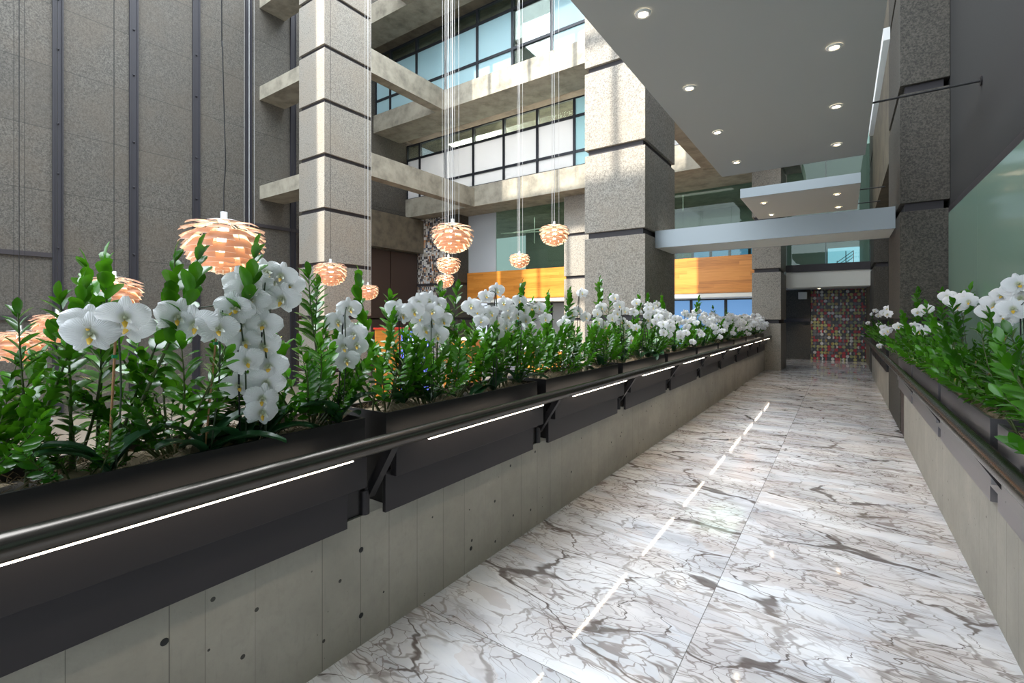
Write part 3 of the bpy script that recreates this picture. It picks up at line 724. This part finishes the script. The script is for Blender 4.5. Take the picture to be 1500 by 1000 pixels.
# a shared spray for the distant ones
def far_orchid(x, y, zt, label, seed, side='L', n=9, h=(.42, .66)):
    r = random.Random(seed); s = 1 if side == 'L' else -1
    top = zt+r.uniform(*h); fl = []
    for i in range(n):
        f = i/(n-1); fl.append(Vector((x+s*(.02+.22*f+r.uniform(-.05, .05)), y+r.uniform(-.17, .17), top-.26*f*f+r.uniform(-.05, .04))))
    orchid((x, y, zt-.035), fl, label, seed, 'stake_b', side, .86, False, 3, True)
sp = ['at its near end', 'in its middle', 'at its far end', 'just short of its far end']
for k in range(3, 10):
    y0, y1 = LT[k]
    for j, f in enumerate((.12, .5, .88) if k > 3 else (.5, .88)):
        far_orchid(-1.93+random.uniform(-.06, .03), y0+(y1-y0)*f, ZL, 'white orchid in the %s left trough, %s' % (ORD[k], sp[j if k > 3 else j+1]), 100+k*5+j, 'L', 10 if k > 5 else 9, (.40, .58) if k < 7 else (.36, .52))
RZ = dict(side='R', zt=ZR, T=RT)
hero([(1458, 445), (1469, 432), (1484, 424), (1450, 455), (1492, 416), (1496, 436), (1484, 452), (1474, 462), (1462, 462)], .74, 'white orchid with large blooms at the right edge, before the green glass', 40, **RZ)
hero([(1396, 440), (1388, 434), (1419, 441), (1403, 448), (1412, 436)], .78, 'white orchid with blooms below the corner of the green glass', 41, **RZ)
hero([(1348, 485), (1357, 452), (1345, 457), (1368, 478), (1340, 478)], .70, 'white orchid with a single open bloom low over the right handrail', 42, **RZ)
hero([(1289, 507), (1296, 492), (1304, 480), (1300, 487), (1291, 498), (1310, 484), (1316, 478)], .60, 'white orchid hanging lowest toward the walkway on the right', 43, **RZ)
hero([(1282, 455), (1287, 462), (1293, 458), (1306, 458), (1278, 460), (1300, 452), (1313, 460)], .66, 'white orchid cluster above the far stretch of the right handrail', 44, **RZ)
hero([(1265, 470), (1260, 465), (1288, 476), (1271, 473)], .62, 'white orchid farthest along the right troughs, before the disc wall', 45, **RZ)

# ------------------------------------------------------------------ pendants
def leaf_tier(i):
    R = [.36, .40, .42, .41, .42, .40, .38, .35, .31, .24, .16, .08][i]
    Z = [-.06, -.10, -.145, -.20, -.26, -.325, -.385, -.435, -.485, -.53, -.56, -.585][i]
    sl = [.12, .18, .28, .46, .70, .85, .95, 1.05, 1.12, 1.2, 1.3, 1.4][i]
    Ln = [.22, .24, .24, .22, .19, .175, .165, .155, .14, .12, .09, .06][i]
    ri = R-Ln*math.cos(sl); zi = Z+Ln*math.sin(sl)*.8
    half = math.radians([15, 15, 16, 17.5, 20, 22, 23, 24, 25, 26, 26, 27][i]); mb = MB()
    def g(off):
        def f(u, v):
            r = ri+(R-ri)*v; z = zi+(Z-zi)*v+.018*math.sin(PI*v)+off
            a = (u-.5)*2*half*(.85+.15*v)
            return (r*math.cos(a), r*math.sin(a), z-.012*abs(u-.5)*2*v)
        return f
    mb.grid(g(.0), 8, 5, 0); mb.grid(g(-.003), 8, 5, 1)
    return mb.mesh('shade_leaf', [M['lamp_out'], M['lamp_in']])
TIERS = [leaf_tier(i) for i in range(12)]
CAN = MB().lathe([(0, .085), (.036, .085), (.036, 0.0), (.16, -.012), (.165, -.02), (.0, -.03)], 28).mesh('canopy', M['steel'])
CORE = MB().lathe([(0, -.08), (.05, -.10), (.065, -.2), (.05, -.33), (.03, -.42), (.0, -.44)], 16).mesh('lamp_core', M['bulb'])
HUB = MB()
for a in range(6):
    t = a*PI/3; HUB.tube([(.09*math.cos(t), .09*math.sin(t), -.03), (.30*math.cos(t), .30*math.sin(t), -.13), (.34*math.cos(t), .34*math.sin(t), -.24), (.24*math.cos(t), .24*math.sin(t), -.45), (.04*math.cos(t), .04*math.sin(t), -.56)], .004, 5)
HUB = HUB.mesh('inner_frame', M['steel'])
lights = []
def pendant(u, vc, dia, D, label, wires=2, black=True, wiggle=None):
    s = dia/.84; c = at(u, vc, D=D); top = c+Vector((0, 0, .27*s))
    t = thing('leaf_pendant', top, label, 'pendant lamp', 'copper leaf pendant lamps')
    S = Matrix.Scale(s, 4)
    put('canopy', CAN, t, S); put('lamp_core', CORE, t, S); put('inner_frame', HUB, t, S)
    for i in range(12):
        for k in range(6):
            put('shade_leaf', TIERS[i], t, Matrix.Rotation(k*PI/3+(i % 2)*PI/6+.52, 4, 'Z') @ S)
    h = 16.95-top.z
    cp = [(0, 0, .08*s)]
    if wiggle:
        cp += [(.0, 0, .35), (.035, .0, .62), (.01, 0, 1.1), (-.03, 0, 1.9), (-.05, 0, 3.2), (0, 0, h)]; MB().tube(smooth(cp), .0065, 6).build('cord', M['cord'], t, origin=(0, 0, 0))
    else: MB().tube([(0, 0, .08*s), (0, 0, h)], .006 if black else .008, 6).build('cord', M['cord' if black else 'wire'], t, origin=(0, 0, 0))
    for k in range(wires):
        a = 2*PI*k/wires+.4; x, y = .13*s*math.cos(a), .13*s*math.sin(a)
        MB().tube([(x, y, -.01), (x*.9, y*.9, h)], .0035, 5).build('suspension_wire', M['cord' if black else 'wire'], t, origin=(0, 0, 0))
    l = bpy.data.lights.new('lamp_glow', 'POINT'); l.energy = 22*s*s; l.color = (1, .76, .50); l.shadow_soft_size = .05*s
    lo = bpy.data.objects.new('lamp_glow', l); C.objects.link(lo); lo.parent = t; lo.location = (0, 0, -.27*s)
pendant(328, 358, .84, 5.23, 'largest copper leaf pendant, on a wavy black cord', 0, True, True)
pendant(663, 347, .84, 9.45, 'copper leaf pendant before the mosaic wall, topmost of its overlapping stack', 4, False)
pendant(657, 388, .72, 14.0, 'middle pendant of the three that overlap before the mosaic wall', 2, False)
pendant(652, 411, .60, 15.3, 'lowest pendant of the three that overlap before the mosaic wall', 2, False)
pendant(812, 343, .84, 13.3, 'copper leaf pendant nearest the sunlit back column, left of the middle column', 3, False)
pendant(761, 381, .60, 13.6, 'small copper leaf pendant in front of the left timber band', 3, False)
pendant(539, 427, .60, 13.0, 'small copper leaf pendant just right of the tall lit column', 3, False)
pendant(484, 400, .84, 12.0, 'copper leaf pendant before the tall lit column, half behind leaves', 0, True)
pendant(365, 440, .84, 10.5, 'copper leaf pendant hidden behind the domed white orchid, on two bright wires', 2, False)
pendant(167, 428, .84, 8.1, 'copper leaf pendant glimpsed between fronds above the far-left orchid', 0, True)
pendant(84, 478, .84, 9.6, 'copper leaf pendant glimpsed low behind the far-left foliage', 2, True)
pendant(28, 505, .84, 8.6, 'copper leaf pendant at the very left edge behind foliage', 2, True)

# ------------------------------------------------------------------ hanging ceiling panels, silver beam, downlights, tie rods
ZC = 3.77
t = thing('ceiling_panel', (-.66, 2.5, ZC), 'large grey suspended ceiling panel over the walkway', 'ceiling panel')
box(-1.60, .268, -3.0, 8.3, ZC, ZC+.17).build('panel_body', M['plaster'], t)
t2 = thing('ceiling_panel', (-.66, 11, ZC), 'smaller pale suspended ceiling panel beyond the silver beam', 'ceiling panel')
box(-1.60, .262, 10.0, 12.4, ZC, ZC+.17).build('panel_body', M['plaster_light'], t2)
box(-1.60, .262, 9.985, 10.0, ZC, ZC+.175).build('front_fascia', M['beam_metal'], t2)
t3 = thing('light_cove', (.36, 7.4, 4.2), 'narrow white strip panel between the large ceiling panel and the right wall', 'ceiling strip')
box(.332, .385, 5.9, 8.9, 4.2, 4.32).build('strip_body', M['white'], t3)
b = thing('silver_beam', (-1.1, 9.1, 2.75), 'satin silver box beam crossing from the middle column to the right column', 'beam')
MB().box(-2.79, .62, 8.6, 8.62, 2.75, 3.06).box(-2.79, .62, 8.62, 9.62, 3.04, 3.06).box(-2.79, .62, 9.60, 9.62, 2.75, 3.04).build('metal_cover', M['beam_metal'], b)
box(-2.78, .615, 8.62, 9.60, 2.752, 2.77).build('soffit', M['plaster_light'], b)
def downlight(u, v, z, label, w=34):
    p = at(u, v, Z=z); t = thing('downlight', (p.x, p.y, z-.012), label, 'downlight', 'recessed downlights')
    MB().lathe([(.036, .002), (.040, -.004), (.056, -.002), (.060, .008)], 24).build('trim_ring', M['white'], t, origin=(0, 0, 0))
    MB().lathe([(0, .004), (.036, .004)], 20).build('lens', M['spot'], t, origin=(0, 0, 0))
    for k in range(3):
        a = k*2*PI/3; MB().lathe([(0, -.001), (.008, -.001), (.008, .003)], 8, 0, (.017*math.cos(a), .017*math.sin(a), 0)).build('diode', M['bulb'], t, origin=(0, 0, 0))
    l = bpy.data.lights.new('beam', 'SPOT'); l.energy = w; l.spot_size = 1.5; l.spot_blend = .8; l.color = (1, .84, .66); l.shadow_soft_size = .03
    lo = bpy.data.objects.new('beam', l); C.objects.link(lo); lo.parent = t; lo.location = (0, 0, -.01)
for (u, v, lb) in [(942, 19, 'left-hand downlight of the large ceiling panel, nearest the camera'), (1222, 68, 'right-hand downlight of the large panel, nearest the camera'),
        (1010, 128, 'second left-hand downlight of the large ceiling panel'), (1225, 155, 'second right-hand downlight of the large ceiling panel'),
        (1051, 193, 'third left-hand downlight of the large ceiling panel'), (1226, 211, 'third right-hand downlight of the large ceiling panel'),
        (1079, 237, 'last left-hand downlight, at the far edge of the large panel')]: downlight(u, v, ZC, lb)
for (u, v, lb) in [(1119, 297, 'front left downlight of the smaller ceiling panel'), (1130, 314, 'rear left downlight of the smaller ceiling panel'),
        (1226, 284, 'front right downlight of the smaller ceiling panel'), (1228, 303, 'rear right downlight of the smaller ceiling panel')]: downlight(u, v, ZC, lb)
downlight(1236, 424.5, 2.45, 'small downlight in the recess before the painted disc screen', 45)
downlight(1200, 422.5, 2.45, 'added downlight deeper in the recess before the disc screen', 45)  # second recess lamp, added to brighten the far end
for k, (y, z, x0) in enumerate([(6.42, 3.80, .268), (10.9, 3.85, .262), (12.2, 3.85, .262), (.9, 3.80, .268)]):
    x1 = 1.12 if y < 9 else .64
    t = thing('tie_rod', ((x0+x1)/2, y, z), ['thin black rod tying the large ceiling panel to the charcoal wall', 'thin dark rod at the front of the smaller panel', 'thin dark rod at the rear of the smaller panel', 'thin black rod above the camera'][k], 'rod', 'tie rods of the ceiling panels')
    MB().tube([(x0, y, z), (x1, y, z)], .011, 8).build('rod', M['cord'], t)
    if k in (0, 3): MB().tube([(x1-.012, y, z), (x1, y, z)], .045, 16).build('wall_plate', M['bronze'], t)

# right wall green glass panels
for i in range(7):
    y1 = 8.0-1.55*i; wn[0] += 1
    struct(box(1.095, 1.118, y1-1.545, y1, .62, 2.80).build('window_%d' % wn[0], M['green']))

# ------------------------------------------------------------------ things on the atrium floor glimpsed through the foliage
p = at(606, 485, D=12.5)
s = thing('display_sign', (p.x, p.y, -.95), 'bright blue free-standing sign with white lettering behind the second trough', 'sign')
box(p.x-.48, p.x+.48, p.y, p.y+.08, -.93, p.z).build('sign_panel', M['blue'], s)
def text(body, x, y, z, size, parent):
    cu = bpy.data.curves.new('lettering', 'FONT'); cu.body = body; cu.size = size; cu.extrude = .002; cu.align_x = 'CENTER'; cu.materials.append(M['textw'])
    tmp = bpy.data.objects.new('lettering_curve', cu); me = bpy.data.meshes.new_from_object(tmp); bpy.data.objects.remove(tmp)
    o = bpy.data.objects.new('lettering', me); C.objects.link(o); o.parent = parent
    o.matrix_basis = Matrix.Translation(Vector((x, y, z))-Vector(parent.location)) @ Matrix.Rotation(PI/2, 4, 'X')
text('URANE', p.x+.1, p.y-.006, p.z-.36, .26, s); text('DC', p.x, p.y-.006, -.55, .16, s)
for k, (u, w, lb) in enumerate([(562, .8, 'timber counter with a red top edge glimpsed behind the second trough'), (668, 1.0, 'timber counter glimpsed right of the blue sign'), (790, 1.5, 'lit timber counter glimpsed behind the third trough')]):
    q = at(u, (485, 500, 515)[k], D=14.2)
    t = thing('reception_counter', (q.x, q.y, -.95), lb, 'counter', 'timber counters on the atrium floor')
    box(q.x-w/2, q.x+w/2, q.y, q.y+.6, -.95, q.z+.05).build('counter_front', M['timber'], t)
    box(q.x-w/2-.03, q.x+w/2+.03, q.y-.03, q.y+.63, q.z+.05, q.z+.10).build('counter_top', M['red' if k == 0 else 'plaster_light'], t)

# ------------------------------------------------------------------ light
def area(name, loc, rot, sx, sy, e, c):
    l = bpy.data.lights.new(name, 'AREA'); l.shape = 'RECTANGLE'; l.size = sx; l.size_y = sy; l.energy = e; l.color = c
    o = bpy.data.objects.new(name, l); C.objects.link(o); o.location = loc; o.rotation_euler = rot; return o
area('skylight_daylight', (-8.6, 4.5, 16.9), (0, 0, 0), 12.5, 17, 5200, (.86, .93, 1.0))
area('office_light', (-9, 16.6, 9.2), (0, 0, 0), 11, 1.6, 800, (1, .93, .84))
area('office_light_upper', (-9, 14.6, 12.35), (0, 0, 0), 11, 1.6, 170, (.85, .93, 1))
area('mezzanine_light', (-8, 18.4, 5.8), (0, 0, 0), 10, 3, 160, (.95, .95, .88))
area('near_end_fill', (-7, -9, 8.5), Vector((.25, 1, -.42)).to_track_quat('-Z', 'Y').to_euler(), 22, 13, 1700, (.82, .91, 1.0))  # unseen fill added behind the camera to brighten petals and column fronts
sun = bpy.data.lights.new('sun', 'SUN'); sun.energy = 9; sun.angle = .012; sun.color = (1, .95, .86)
so = bpy.data.objects.new('sun', sun); C.objects.link(so)
so.rotation_euler = Vector((0.02, 1.0, -1.35)).to_track_quat('-Z', 'Y').to_euler()
w = bpy.data.worlds.new('sky'); bpy.context.scene.world = w; w.use_nodes = True
bg = w.node_tree.nodes['Background']; bg.inputs[0].default_value = (.78, .87, 1, 1); bg.inputs[1].default_value = .72

# ------------------------------------------------------------------ camera
cd = bpy.data.cameras.new('camera'); cam = bpy.data.objects.new('camera', cd); C.objects.link(cam)
cam.location = (0, 0, EYE); cam.rotation_euler = (PI/2, 0, math.radians(34.7))
cd.sensor_width = 36; cd.lens = 36*FPX/1500; cd.shift_y = -36/1500; cd.clip_start = .05; cd.clip_end = 200
sc = bpy.context.scene; sc.camera = cam
sc.view_settings.view_transform = 'Standard'; sc.view_settings.look = 'None'; sc.view_settings.gamma = 1
sc.view_settings.use_curve_mapping = False; sc.view_settings.exposure = 0.5
